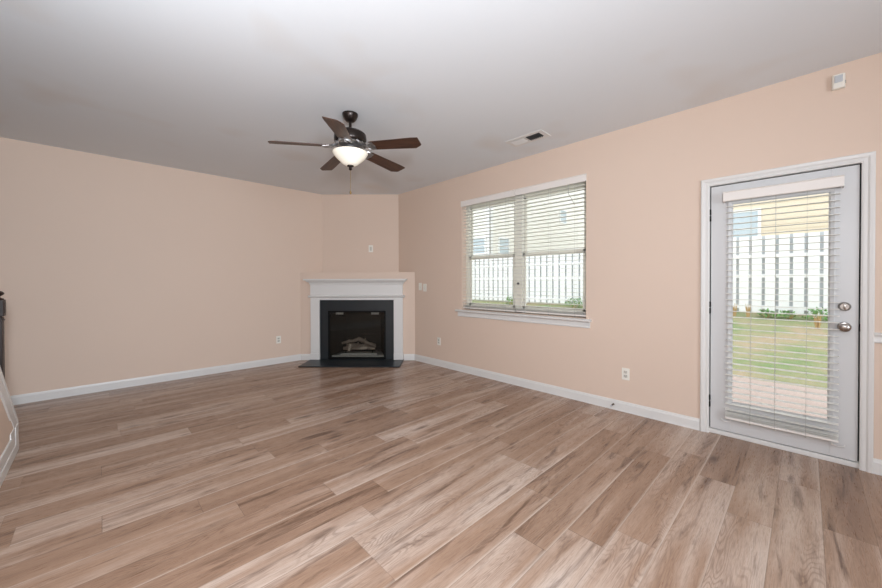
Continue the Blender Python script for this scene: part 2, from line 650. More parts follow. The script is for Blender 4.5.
b = MB()
n = 13
for i in range(n):
    y = 4.05 - i * 0.235
    b.box(XL, SX - ST, y - 0.235, y, 0, 0.188 * (i + 1))
    b.box(XL, SX - ST, y - 0.235, y + 0.03, 0.188 * (i + 1) - 0.03, 0.188 * (i + 1))
struct(b.build('stairs', mat('stair_wood', srgb(120, 90, 72), 0.5, var=0.15)), 'brown wooden stairs behind the half wall', 'stairs')


# baseboards
def bprof():
    return [(0, 0), (0.016, 0), (0.016, 0.008), (0.013, 0.012), (0.013, 0.074), (0.009, 0.084), (0.006, 0.096), (0, 0.098)]


def base(name, x0, x1, fn, label):
    struct(MB().extr(bprof(), x0, x1, fn).build(name, M_TRIM), label, 'baseboard')


base('baseboard_left', -1.0, 2.366, lambda a, z, t: (t, YB - a, z), 'white baseboard under the long left wall')
b = MB()
b.extr(bprof(), 4.387, 0.619, lambda a, z, t: (XR - a, t, z))
struct(b.build('baseboard_right', M_TRIM), 'white baseboard under the window wall', 'baseboard')
base('baseboard_rear', -0.312, YF, lambda a, z, t: (XR - a, t, z), 'short white baseboard right of the patio door')
bf = struct(MB().extr(bprof(), sl + 0.008, -0.752, lambda a, z, t: (t, -a, z)).build('baseboard_fireplace', M_TRIM, loc=FO, rot=(0, 0, DF)), 'short white baseboard left of the mantel', 'baseboard')
struct(MB().extr(bprof(), 0.752, sr - 0.008, lambda a, z, t: (t, -a, z)).build('baseboard_corner', M_TRIM, loc=FO, rot=(0, 0, DF)), 'short white baseboard right of the mantel', 'baseboard')
# chair rail right of the door
rp = [(0, 0.858), (0.012, 0.858), (0.016, 0.866), (0.012, 0.885), (0.012, 0.900), (0.022, 0.912), (0.022, 0.922), (0, 0.926)]
struct(MB().extr(rp, -0.312, YF, lambda a, z, t: (XR - a, t, z)).build('trim_2', M_TRIM), 'white chair rail right of the patio door', 'trim')

# added window frame around the rear fill light (unseen, behind the camera)
w2 = struct(empty('added_window', (0.75, YF - 0.08, RWZ0)), 'white framed window added behind the camera around a fill light', 'window')
b = MB()
hw, hh = (RWX1 - RWX0) / 2, RWZ1 - RWZ0
b.box(-hw, -hw + 0.05, -0.03, 0.03, 0, hh).box(hw - 0.05, hw, -0.03, 0.03, 0, hh)
b.box(-hw, hw, -0.03, 0.03, 0, 0.05).box(-hw, hw, -0.03, 0.03, hh - 0.05, hh).box(-hw, hw, -0.03, 0.03, hh / 2 - 0.025, hh / 2 + 0.025)
b.build('frame', M_VINYL, w2)
MB().box(-hw, hw, -0.045, -0.04, 0, hh).build('pane', M_GLASS, w2)

# ---------------------------------------------------------------- window 1
wn = struct(empty('window_1', (XR + 0.10, 0.5 * (WY0 + WY1), WZ0)), 'white framed double window with horizontal blinds', 'window')
hy, hz = 0.5 * (WY1 - WY0), WZ1 - WZ0
FX0, FX1 = -0.01, 0.058
b = MB()
b.box(FX0, FX1, -hy, -hy + 0.045, 0, hz).box(FX0, FX1, hy - 0.045, hy, 0, hz)
b.box(FX0, FX1, -hy, hy, 0, 0.045).box(FX0, FX1, -hy, hy, hz - 0.045, hz)
b.box(FX0, FX1, -0.055 + 0.01, 0.055 + 0.01, 0, hz)
b.build('frame', M_VINYL, wn, bevel=0.003)
RZ = 0.705     # meeting rail, above the sill
for sgn in (-1, 1):
    y0, y1 = (0.065, hy - 0.045) if sgn > 0 else (-hy + 0.045, -0.045)
    b = MB()
    for (x0, x1, z0, z1) in ((0.004, 0.028, 0.045, RZ + 0.03), (0.030, 0.054, RZ - 0.005, hz - 0.045)):
        b.box(x0, x1, y0, y0 + 0.035, z0, z1).box(x0, x1, y1 - 0.035, y1, z0, z1)
        b.box(x0, x1, y0, y1, z0, z0 + 0.045).box(x0, x1, y0, y1, z1 - 0.042, z1)
    b.box(-0.006, 0.004, y0 + 0.3, y0 + 0.38, RZ + 0.012, RZ + 0.03)
    sh = b.build('sash', M_VINYL, wn, bevel=0.003)
    MB().box(0.014, 0.018, y0 + 0.03, y1 - 0.03, 0.08, RZ).build('pane', M_GLASS, sh)
    MB().box(0.040, 0.044, y0 + 0.03, y1 - 0.03, RZ + 0.03, hz - 0.08).build('pane', M_GLASS, sh)
MB().lathe([(0.014, 0), (0.014, 0.014), (0.009, 0.02)], 12, (-0.012, 0.005, 0.36), 'X').xf(Matrix.Translation((-0.02, 0, 0))).build('cord_cleat', M_BLACK, wn)
st = MB()
nose = [(0.10, -0.032), (0.10, -0.006), (-0.105, -0.006), (-0.105, -0.032)]
st.extr(nose, -hy, hy, lambda a, z, t: (a, t, z))
nose2 = [(-0.10, -0.032), (-0.10, -0.006), (-0.142, -0.006), (-0.150, -0.012), (-0.150, -0.026), (-0.142, -0.032)]
st.extr(nose2, -hy - 0.058, hy + 0.090, lambda a, z, t: (a, t, z))
st.build('sill', M_TRIM, wn)
ap = [(-0.10, -0.100), (-0.112, -0.100), (-0.116, -0.090), (-0.112, -0.075), (-0.112, -0.045), (-0.118, -0.032), (-0.10, -0.032)]
MB().extr(ap, -hy - 0.045, hy + 0.07, lambda a, z, t: (a, t, z)).build('apron', M_TRIM, wn)


# ---------------------------------------------------------------- blinds
def make_blind(name, label, loc, y0, y1, ztop, zbot, val, pitch, ladders, wand_y, group, brackets=False):
    """local x towards the wall (+), hanging from z=0 downwards; slats centred on x=0"""
    t = tag(empty(name, loc), label, 'blind', group)
    vx0, vx1, vy0, vy1, vz0, vz1 = val
    b = MB()
    pr = [(vx0 + 0.004, vz0), (vx0, vz0 + 0.006), (vx0, vz1 - 0.010), (vx0 - 0.005, vz1 - 0.004), (vx0, vz1), (vx0 + 0.010, vz1), (vx0 + 0.010, vz0)]
    b.extr(pr, vy0, vy1, lambda a, z, tt: (a, tt, z))
    b.box(vx0 + 0.01, vx1, vy0, vy0 + 0.008, vz0, vz1).box(vx0 + 0.01, vx1, vy1 - 0.008, vy1, vz0, vz1)
    b.build('valance', M_VAL, t)
    MB().box(-0.022, 0.024, y0 + 0.01, y1 - 0.01, vz0 + 0.012, vz1 - 0.012).build('headrail', M_VAL, t)
    sb = MB()
    z = ztop
    hw_, th = 0.025, 0.0026
    while z > zbot + 0.05:
        top, bot = [], []
        for i in range(5):
            x = -hw_ + 2 * hw_ * i / 4
            zz = z + 0.0022 * (1 - (2 * i / 4 - 1) ** 2)
            top.append((x, zz + th / 2))
            bot.append((x, zz - th / 2))
        sb.extr(top + bot[::-1], y0, y1, lambda a, c, tt: (a, tt, c))
        z -= pitch
    # slats gathered on the bottom rail
    for k in range(3):
        sb.box(-hw_, hw_, y0, y1, zbot + 0.020 + k * 0.012, zbot + 0.0226 + k * 0.012)
    sb.build('slats', M_BLIND, t)
    MB().box(-hw_, hw_, y0, y1, zbot, zbot + 0.016, 0.003).build('bottom_rail', M_VAL, t)
    for yl in ladders:
        c = MB()
        c.tube([(-0.0275, yl, vz0 + 0.02), (-0.0275, yl, zbot - 0.004)], 0.0011, 5)
        c.tube([(0.0275, yl, vz0 + 0.02), (0.0275, yl, zbot)], 0.0011, 5)
        c.lathe([(0.004, 0), (0.005, 0.006), (0.003, 0.014)], 8, (-0.022, yl, zbot - 0.012))
        c.build('ladder_cord', M_CORD, t)
    if wand_y is not None:
        c = MB()
        c.tube([(-0.034, wand_y, vz0 + 0.01), (-0.040, wand_y - 0.01, vz0 - 0.10), (-0.042, wand_y - 0.075, vz0 - 0.22)], 0.0035, 6)
        c.build('tilt_wand', M_CORD, t)
    if brackets:
        for yy in (y0 + 0.0, y1 - 0.0):
            c = MB()
            c.tube([(0.024, yy - 0.03, zbot - 0.018), (0.018, yy - 0.028, zbot - 0.030), (0.018, yy, zbot - 0.036), (0.018, yy + 0.028, zbot - 0.030), (0.024, yy + 0.03, zbot - 0.018)], 0.004, 6)
            c.build('hold_down_bracket', M_TRIM, t)
    return t


BX = XR + 0.040
midy = 2.478
for (nm, lb, ya_, yb_, va, vb, lad, wy) in (
        ('window_blind', 'open ivory slat blind on the left half of the window, next to the fireplace', midy + 0.012, WY1 - 0.006, midy + 0.001, WY1 + 0.012, (0.15, 0.5, 0.86), None),
        ('window_blind', 'open ivory slat blind on the right half of the window, nearer the door', WY0 + 0.008, midy - 0.012, WY0 - 0.004, midy - 0.005, (0.14, 0.5, 0.86), WY0 + 0.20)):
    ln = yb_ - ya_
    make_blind(nm, lb, (BX, 0.5 * (ya_ + yb_), WZ1), -ln / 2, ln / 2, -0.085, 0.893 - WZ1, (-0.050, -0.02, va - 0.5 * (ya_ + yb_), vb - 0.5 * (ya_ + yb_), -0.058, 0.020),
               0.0437, [(-0.5 + q) * ln for q in lad], None if wy is None else wy - 0.5 * (ya_ + yb_), 'blinds in the double window')

# ---------------------------------------------------------------- patio door
dr = struct(empty('door_1', (XR + 0.012, 0.1535, 0.0)), 'white full glass patio door with nickel lock', 'door')
OY = 0.1535
SY0, SY1, SZ0, SZ1 = -0.2475 - OY, 0.551 - OY, 0.042, 2.043
GY0, GY1, GZ0, GZ1 = -0.120 - OY, 0.420 - OY, 0.283, 1.890
b = MB()
b.box(0, 0.045, SY0, GY0, SZ0, SZ1).box(0, 0.045, GY1, SY1, SZ0, SZ1)
b.box(0, 0.045, GY0, GY1, SZ0, GZ0).box(0, 0.045, GY0, GY1, GZ1, SZ1)
b.build('slab', M_DOOR, dr, bevel=0.002)
lp = [(0, 0), (0, -0.012), (0.006, -0.014), (0.024, -0.010), (0.034, 0)]     # lite frame: (inward from edge, x)
b = MB()
ring = [(GY0 - 0.022, GZ0 - 0.022), (GY1 + 0.022, GZ0 - 0.022), (GY1 + 0.022, GZ1 + 0.022), (GY0 - 0.022, GZ1 + 0.022)]
cyy, czz = 0.5 * (GY0 + GY1), 0.5 * (GZ0 + GZ1)
rr = []
for a, x in lp:
    rr.append([b.bm.verts.new((x, y + math.copysign(a, cyy - y), z + math.copysign(a, czz - z))) for y, z in ring])
for A, B in zip(rr, rr[1:]):
    for k in range(4):
        b.bm.faces.new([A[k], A[(k + 1) % 4], B[(k + 1) % 4], B[k]])
b.build('lite_frame', M_DOOR, dr)
MB().box(0.018, 0.024, GY0 - 0.005, GY1 + 0.005, GZ0 - 0.005, GZ1 + 0.005).build('pane', M_GLASS, dr)
kb = MB()
kb.lathe([(0.033, -0.002), (0.033, -0.006), (0.028, -0.012), (0.013, -0.014), (0.012, -0.034), (0.022, -0.040), (0.029, -0.052), (0.028, -0.064), (0.018, -0.072), (0.006, -0.074)], 28, (0, -0.184 - OY, 0.949), 'X')
kb.build('knob', M_NICKEL, dr, smooth=True)
kb = MB()
kb.lathe([(0.031, -0.002), (0.031, -0.006), (0.027, -0.016), (0.021, -0.020), (0.021, -0.024), (0.008, -0.024)], 28, (0, -0.184 - OY, 1.088), 'X')
kb.box(-0.038, -0.022, -0.184 - OY - 0.005, -0.184 - OY + 0.005, 1.070, 1.106, 0.002)
kb.build('deadbolt', M_NICKEL, dr, smooth=True)
for zc in (1.81, 1.045, 0.268):
    hb = MB()
    for q in (-1, 1):
        hb.lathe([(0.008, 0), (0.008, 0.047)], 10, (-0.010, SY1 + 0.006, zc - 0.0245 + q * 0.0265))
        hb.box(-0.006, 0.004, SY1 - 0.002, SY1 + 0.014, zc - 0.02 + q * 0.0265, zc + 0.02 + q * 0.0265)
    hb.build('hinge', M_BLACK, dr)
MB().box(0.006, 0.05, SY0 - 0.003, SY0 + 0.002, 0.92, 0.985).box(-0.006, 0.01, SY0 - 0.010, SY0 - 0.002, 0.925, 0.975).build('latch_plate', M_BLACK, dr)
ws = MB()
ws.box(0.018, 0.03, SY0 - 0.012, SY0, SZ0, SZ1 + 0.012).box(0.018, 0.03, SY1, SY1 + 0.012, SZ0, SZ1 + 0.012).box(0.018, 0.03, SY0, SY1, SZ1, SZ1 + 0.012)
ws.box(0.012, 0.03, SY0, SY1, SZ0 - 0.005, SZ0)
ws.build('shadow_gap_weatherstrip', M_RUBBER, dr)  # black weatherstrip, also standing in for the shadow gap round the slab
th = MB()
th.box(-0.004, 0.16, SY0 - 0.012, SY1 + 0.012, 0.0, 0.036, 0.004)
th.build('threshold', M_TRIM, dr)
# casing and jamb
cs = struct(empty('trim_3', (XR, OY, 0)), 'white stepped casing around the patio door', 'trim')
cp = [(0, 0), (0.008, 0), (0.012, 0.010), (0.011, 0.027), (0.017, 0.036), (0.019, 0.052), (0.016, 0.058), (0, 0.060)]  # (thickness, out from opening)
iy0, iy1, iz = SY0 - 0.007, SY1 + 0.007, SZ1 + 0.007
for nm, pa in (('side_casing', 0), ('side_casing', 1), ('head_casing', 2)):
    b = MB()
    A, B = [], []
    for tk, o in cp:
        if pa == 0:
            A.append((-tk, iy1 + o, 0)); B.append((-tk, iy1 + o, iz + o))
        elif pa == 1:
            A.append((-tk, iy0 - o, 0)); B.append((-tk, iy0 - o, iz + o))
        else:
            A.append((-tk, iy1 + o, iz + o)); B.append((-tk, iy0 - o, iz + o))
    va = [b.bm.verts.new(q) for q in A]
    vb = [b.bm.verts.new(q) for q in B]
    b.bm.faces.new(va[::-1]); b.bm.faces.new(vb)
    for i in range(len(cp)):
        j = (i + 1) % len(cp)
        b.bm.faces.new([va[i], va[j], vb[j], vb[i]])
    b.build(nm, M_TRIM, cs)
b = MB()
b.box(0.0, TH, iy1, iy1 + 0.012, 0, iz + 0.012).box(0.0, TH, iy0 - 0.012, iy0, 0, iz + 0.012).box(0.0, TH, iy0, iy1, iz, iz + 0.012)
b.build('jamb', M_TRIM, cs)

# the blind hanging on the door
make_blind('door_blind', 'open ivory slat blind hanging on the glass patio door', (3.622, OY, 1.985), -0.160 - OY, 0.446 - OY, -0.128, 0.162 - 1.985,
           (-0.045, 0.03, -0.176 - OY, 0.462 - OY, -0.088, -0.012), 0.0463, [0.296 - OY, 0.158 - OY, -0.004 - OY], None, None, True)


# ---------------------------------------------------------------- wall plates and small wall things
def orient(axis):
    # local: x across, y out of the wall (towards room is -y), z up
    return axis


def outlet(name, label, loc, rz, cat='outlet', w_=0.070, h_=0.115, kind='duplex', group=None):
    t = tag(empty(name, loc, rz), label, cat, group)
    MB().box(-w_ / 2, w_ / 2, -0.006, 0.0, -h_ / 2, h_ / 2, 0.0025).build('cover_plate', M_PLATE, t)
    if kind == 'duplex':
        for s in (-1, 1):
            so = MB().box(-0.017, 0.017, -0.0085, -0.004, s * 0.0195 - 0.014, s * 0.0195 + 0.014, 0.003).build('socket', M_SOCK, t)
            c = MB()
            for xx in (-0.0065, 0.0065):
                c.box(xx - 0.0013, xx + 0.0013, -0.0092, -0.008, s * 0.0195 - 0.002, s * 0.0195 + 0.007)
            c.lathe([(0.0026, -0.0092), (0.0026, -0.008)], 10, (0, 0, s * 0.0195 - 0.008), 'Y')
            c.build('slot', M_SLOT, so)
        MB().lathe([(0.003, -0.0075), (0.003, -0.005)], 10, (0, 0, 0), 'Y').build('screw', M_PLATE, t)
    elif kind == 'switch':
        MB().box(-0.006, 0.006, -0.0075, -0.004, -0.0125, 0.0125).build('toggle_bezel', M_SOCK, t)
        MB().box(-0.004, 0.004, -0.017, -0.006, -0.001, 0.008, 0.001).build('toggle', M_PLATE, t)
    elif kind == 'blank':
        MB().box(-0.017, 0.017, -0.009, -0.004, -0.034, 0.034, 0.002).build('insert', M_SOCK, t)
        MB().lathe([(0.003, -0.0075), (0.003, -0.005)], 10, (0, 0, 0.048), 'Y').build('screw', M_PLATE, t)
        MB().lathe([(0.003, -0.0075), (0.003, -0.005)], 10, (0, 0, -0.048), 'Y').build('screw', M_PLATE, t)
    return t


RW = math.radians(-90)      # plates on the right wall: local -y points to -X
outlet('wall_outlet', 'white duplex outlet low on the window wall near the patio door', (XR, 1.207, 0.368), RW)
outlet('wall_outlet', 'white duplex outlet low on the window wall near the fireplace corner', (XR, 3.818, 0.372), RW)
outlet('wall_outlet', 'white duplex outlet low on the long left wall', (1.992, YB, 0.370), 0)
outlet('wall_outlet', 'single white plate high on the diagonal wall above the mantel', (3.310, 5.129, 1.826), DU, 'plate', 0.074, 0.118, 'blank')
outlet('light_switch', 'left of the two white switch plates right of the fireplace', (XR, 4.243, 1.188), RW, 'switch', 0.070, 0.115, 'switch')
outlet('light_switch', 'right of the two white switch plates right of the fireplace', (XR, 4.134, 1.172), RW, 'switch', 0.078, 0.120, 'switch')
b = MB()
b.lathe([(0.012, 0), (0.011, -0.0012)], 10, (-0.02, 0, 0.012), 'Y').lathe([(0.013, 0), (0.012, -0.0012)], 10, (0.022, 0, -0.018), 'Y')
tag(b.build('paint_patch', mat('wall_filler', srgb(224, 204, 190), 0.8), loc=(3.140, 5.290, 1.820), rot=(0, 0, DU)), 'pair of small pale filler spots left of the high wall plate', 'patch')

# motion sensor
sn = tag(empty('motion_sensor', (XR, -0.148, 2.622), RW), 'small white motion sensor high on the wall above the patio door', 'sensor')
b = MB()
b.extr([(-0.031, 0), (-0.031, -0.022), (-0.024, -0.034), (0.024, -0.034), (0.031, -0.022), (0.031, 0)], -0.048, 0.048, lambda a, y, t: (a, y, t))
b.build('housing', M_PLATE, sn, bevel=0.004)
MB().extr([(-0.020, -0.033), (-0.016, -0.039), (0.016, -0.039), (0.020, -0.033)], -0.010, 0.036, lambda a, y, t: (a, y, t)).build('lens', M_PLATE2, sn)
MB().box(0.031, 0.0335, -0.018, -0.006, -0.018, 0.0).build('side_slot', M_SLOT, sn)

# door stop on the baseboard
ds = tag(empty('door_stop', (XR - 0.013, 1.315, 0.052), RW), 'small spring door stop on the baseboard under the outlet', 'door stop')
b = MB()
b.lathe([(0.011, 0), (0.010, -0.005), (0.005, -0.006)], 12, (0, 0, 0), 'Y')
pts = []
for i in range(90):
    a = i * 0.75
    pts.append((0.0055 * math.cos(a), -0.005 - 0.055 * i / 89, 0.0055 * math.sin(a)))
b.tube(pts, 0.0013, 5)
b.build('spring', M_NICKEL, ds, smooth=True)
MB().lathe([(0.007, -0.058), (0.008, -0.062), (0.008, -0.070), (0.005, -0.074)], 12, (0, 0, 0), 'Y').build('tip', M_PLATE2, ds, smooth=True)

# ceiling register
vt = tag(empty('ceiling_vent', (3.193, 2.012, HC)), 'white ceiling air register with two louver banks above the window', 'vent')
b = MB()
hx, hy2 = 0.10, 0.212
fx, fy = 0.055, 0.165
b.box(-hx, -fx, -hy2, hy2, -0.006, 0).box(fx, hx, -hy2, hy2, -0.006, 0).box(-fx, fx, -hy2, -fy, -0.006, 0).box(-fx, fx, fy, hy2, -0.006, 0)
b.box(-fx, fx, -0.008, 0.008, -0.006, 0)
b.build('frame', M_TRIM, vt, bevel=0.002)
MB().box(-fx, fx, -fy, fy, -0.0012, 0.0).build('duct_backing', M_SLOT, vt)
for s in (-1, 1):
    b = MB()
    for k in range(7):
        y = s * (0.018 + 0.021 * k)
        # both banks lean the same outward way; the far bank shows its faces, the near bank its gaps
        dz = 0.012
        b.extr([(y - s * 0.002, -0.002), (y + s * (0.020 if s > 0 else 0.004), -0.002 - dz), (y + s * (0.0215 if s > 0 else 0.0055), -0.002 - dz + 0.001), (y, -0.002 + 0.0)], -fx, fx, lambda a, z, t: (t, a, z))
    b.build('louvers', M_TRIM if s > 0 else mat('shaded_louver', (0.10, 0.10, 0.10), 0.6), vt)  # near bank of the white register coloured dark for shade between its louvers

# ---------------------------------------------------------------- fireplace
HTH = tag(MB().box(-0.753, 0.753, -0.50, -0.002, 0.001, 0.016).build('fireplace_hearth', M_SLATE, loc=FO, rot=(0, 0, DF), bevel=0.003), 'black slate hearth slab on the floor before the fireplace', 'hearth')
mt = tag(empty('fireplace_mantel', FO, DF), 'white wooden mantel with shelf around the black fireplace', 'mantel')
LO, LI = 0.742, 0.598
for s in (-1, 1):
    b = MB()
    b.box(s * LI, s * LO, -0.050, -0.001, 0.017, 1.03)
    b.box(s * (LI + 0.012), s * (LO - 0.012), -0.054, -0.05, 0.13, 0.99)
    b.build('leg', M_TRIM, mt, bevel=0.003)
    MB().box(s * (LI - 0.002), s * (LO + 0.006), -0.058, -0.001, 0.017, 0.115).build('plinth', M_TRIM, mt, bevel=0.003)
b = MB()
b.box(-LI, LI, -0.045, -0.001, 0.975, 1.03)
b.build('header', M_TRIM, mt)
MB().box(-LO, LO, -0.056, -0.001, 1.045, 1.245).build('frieze', M_TRIM, mt, bevel=0.002)
b = MB()
mp = [(0, 1.012), (-0.056, 1.012), (-0.064, 1.020), (-0.078, 1.026), (-0.082, 1.036), (-0.074, 1.042), (-0.060, 1.048), (0, 1.052)]
b.extr([(y + -0.001, z) for y, z in mp], -LO - 0.03, LO + 0.03, lambda a, z, t: (t, a, z))
b.build('moulding', M_TRIM, mt)
b = MB()
# crown under the shelf, flaring outwards on three sides
cr = [(0.0, 1.215), (0.008, 1.230), (0.012, 1.245), (0.030, 1.262), (0.050, 1.272), (0.055, 1.288)]
rr = []
for o, z in cr:
    rr.append([b.bm.verts.new(q) for q in ((-LO - o, -0.001, z), (-LO - o, -0.057 - o, z), (LO + o, -0.057 - o, z), (LO + o, -0.001, z))])
for A, B in zip(rr, rr[1:]):
    for k in range(4):
        b.bm.faces.new([A[k], A[(k + 1) % 4], B[(k + 1) % 4], B[k]])
b.bm.faces.new(rr[0][::-1]); b.bm.faces.new(rr[-1])
b.build('crown', M_TRIM, mt)
MB().box(-0.815, 0.815, -0.165, -0.001, 1.288, 1.312).build('shelf', M_TRIM, mt, bevel=0.004)

fi = tag(empty('fireplace_insert', FO, DF), 'black gas fireplace with slate surround and glass front', 'fireplace')
b = MB()
b.box(-LI, -FBW, -0.022, -0.001, 0.017, 0.975).box(FBW, LI, -0.022, -0.001, 0.017, 0.975).box(-FBW, FBW, -0.022, -0.001, 0.80, 0.975)
b.build('slate_surround', M_SLATE, fi)
b = MB()
fr_ = 0.022
b.box(-FBW, -FBW + fr_, -0.030, 0.02, 0.018, 0.80).box(FBW - fr_, FBW, -0.030, 0.02, 0.018, 0.80)
b.box(-FBW, FBW, -0.030, 0.02, 0.775, 0.80).box(-FBW, FBW, -0.030, 0.02, 0.018, 0.042)
b.build('metal_frame', M_BLACK, fi, bevel=0.002)
b = MB()
o1, o2, dp = FBW - 0.024, 0.30, 0.42
z0, z1 = 0.044, 0.775
pts = [(-o1, 0.022), (-o2, dp), (o2, dp), (o1, 0.022)]
pts_o = [(-o1 - 0.02, 0.022), (-o2 - 0.02, dp + 0.02), (o2 + 0.02, dp + 0.02), (o1 + 0.02, 0.022)]
for i in range(3):
    b.prism([pts[i], pts[i + 1], pts_o[i + 1], pts_o[i]], z0, z1)
b.prism(pts[::-1], z0 - 0.02, z0).prism(pts[::-1], z1, z1 + 0.02)
b.build('firebox', M_BRICK, fi)
MB().box(-FBW + 0.02, FBW - 0.02, -0.012, -0.008, 0.042, 0.778).build('glass_front', M_FGLASS, fi)
b = MB()
b.prism([(-0.425, 0.03), (0.425, 0.03), (0.33, 0.36), (-0.33, 0.36)], 0.0445, 0.068)
b.prism([(-0.30, 0.08), (0.30, 0.08), (0.26, 0.32), (-0.26, 0.32)], 0.068, 0.092)
b.build('burner_tray', M_ASH, fi)
b = MB()
for k in range(9):
    x = -0.24 + k * 0.06
    b.tube([(x, 0.10, 0.135), (x, 0.30, 0.135)], 0.006, 6)
b.tube([(-0.27, 0.11, 0.130), (0.27, 0.11, 0.130)], 0.006, 6).tube([(-0.27, 0.29, 0.130), (0.27, 0.29, 0.130)], 0.006, 6)
for x in (-0.22, 0.22):
    for y in (0.12, 0.28):
        b.tube([(x, y, 0.092), (x, y, 0.135)], 0.006, 6)
b.build('grate', M_BLACK, fi)
# upper corner baffles seen behind the glass
MB().box(-0.36, -0.24, 0.03, 0.06, 0.735, 0.772).build('baffle', M_ASH, fi)
MB().box(0.22, 0.34, 0.03, 0.06, 0.735, 0.772).build('baffle', M_ASH, fi)

rng = random.Random(5)


def log(label, a, c, r0, r1, m):
    A, B = Vector(a), Vector(c)
    mid = (A + B) / 2
    n = 9
    pts, rad = [], []
    for i in range(n):
        t = i / (n - 1)
        p = A.lerp(B, t) - mid + Vector((0, rng.uniform(-.006, .006), rng.uniform(-.006, .006)))
        pts.append(p)
        rad.append((r0 + (r1 - r0) * t) * rng.uniform(0.9, 1.12) * (0.82 if i in (0, n - 1) else 1))
    lo = Matrix.Translation(FO) @ Matrix.Rotation(DF, 4, 'Z')
    b_ = MB().tube(pts, rad, 10)
    d = (B - A).normalized()
    k = mid * 0 + (A.lerp(B, 0.35) - mid)
    b_.tube([k, k + Vector((0.03, -0.02, r0 + 0.022))], [0.016, 0.010], 8)
    o = b_.build('gas_log', m, loc=lo @ mid, rot=(0, 0, DF), smooth=True)
    return tag(o, label, 'log', 'ceramic gas logs in the fireplace')


log('long grey ceramic log leaning across the top right of the fireplace grate', (-0.04, 0.20, 0.315), (0.27, 0.14, 0.195), 0.034, 0.026, M_LOG)
log('ceramic log leaning across the top left of the fireplace grate', (-0.30, 0.15, 0.245), (-0.03, 0.23, 0.300), 0.020, 0.030, M_LOG)
log('large dark ceramic log lying along the back of the fireplace grate', (-0.24, 0.26, 0.185), (0.24, 0.26, 0.180), 0.042, 0.040, M_LOG)
log('front ceramic log lying low along the fireplace grate', (-0.26, 0.125, 0.172), (0.26, 0.125, 0.170), 0.030, 0.028, M_LOG)
log('short pale ceramic log standing at the left front of the grate', (-0.165, 0.085, 0.115), (-0.145, 0.10, 0.245), 0.022, 0.020, M_LOGP)
log('short pale ceramic log lying at the right front of the grate', (0.03, 0.080, 0.172), (0.13, 0.085, 0.178), 0.026, 0.024, M_LOGP)

# ---------------------------------------------------------------- ceiling fan
FC = (1.60, 2.80)
fan = tag(empty('ceiling_fan', (FC[0], FC[1], HC)), 'dark bronze five blade ceiling fan with lit glass bowl', 'ceiling fan')
MB().lathe([(0.068, 0.0), (0.068, -0.010), (0.064, -0.022), (0.052, -0.048), (0.034, -0.066), (0.016, -0.071)], 32).build('canopy', M_BRONZE, fan, smooth=True)
MB().lathe([(0.0125, -0.068), (0.0125, -0.150)], 16).lathe([(0.012, -0.135), (0.024, -0.140), (0.026, -0.152), (0.040, -0.160)], 20).build('downrod', M_BRONZE, fan, smooth=True)
MB().lathe([(0.030, -0.150), (0.085, -0.156), (0.118, -0.166), (0.136, -0.182), (0.140, -0.205), (0.140, -0.235), (0.134, -0.252), (0.118, -0.266), (0.06, -0.272)], 40).build('motor_housing', M_BRONZE, fan, smooth=True)
b = MB()
b.lathe([(0.06, -0.262), (0.126, -0.262), (0.130, -0.268), (0.118, -0.282), (0.085, -0.292), (0.070, -0.300), (0.070, -0.316), (0.095, -0.322), (0.10, -0.328), (0.05, -0.332)], 40)
for k in range(15):
    a = 2 * PI * k / 15
    b.tube([(0.128 * math.cos(a), 0.128 * math.sin(a), -0.262), (0.132 * math.cos(a + .12), 0.132 * math.sin(a + .12), -0.274), (0.112 * math.cos(a + .22), 0.112 * math.sin(a + .22), -0.286)], [0.007, 0.009, 0.005], 6)
b.build('flywheel_ornament', M_PEWTER, fan, smooth=True)

ZB = -0.288
base_ang = math.degrees(0)
blade_mesh = None


def blade_parts():
    # blade in local frame: x outward
    r0, r1 = 0.192, 0.658
    out = [(r0, -0.052), (r0 + 0.03, -0.060), (r1 - 0.06, -0.075), (r1 - 0.004, -0.072), (r1, -0.066), (r1, 0.026), (r1 - 0.010, 0.040), (r1 - 0.060, 0.073), (r0 + 0.03, 0.060), (r0, 0.052)]
    bl = MB().prism(out, -0.003, 0.003)
    ir = MB()
    # blade iron: arm from the motor, splitting into a scrolled foot under the blade
    ir.tube([(0.105, 0, 0.022), (0.135, 0, 0.012), (0.165, 0.0, -0.006), (0.20, 0.0, -0.010)], [0.013, 0.013, 0.012, 0.010], 8)
    ir.prism([(0.175, -0.014), (0.205, -0.050), (0.235, -0.046), (0.238, -0.020), (0.242, -0.012), (0.245, 0.0), (0.242, 0.012), (0.238, 0.020), (0.235, 0.046), (0.205, 0.050), (0.175, 0.014)], -0.010, -0.0032)
    for s in (-1, 1):
        ir.tube([(0.150, 0, 0.004), (0.160, s * 0.030, 0.0), (0.185, s * 0.048, -0.004), (0.212, s * 0.044, -0.008)], [0.007, 0.009, 0.009, 0.006], 7)
    for x, y in ((0.215, -0.036), (0.215, 0.036), (0.232, 0)):
        ir.lathe([(0.007, -0.013), (0.007, -0.009)], 8, (x, y, 0))
    return bl, ir


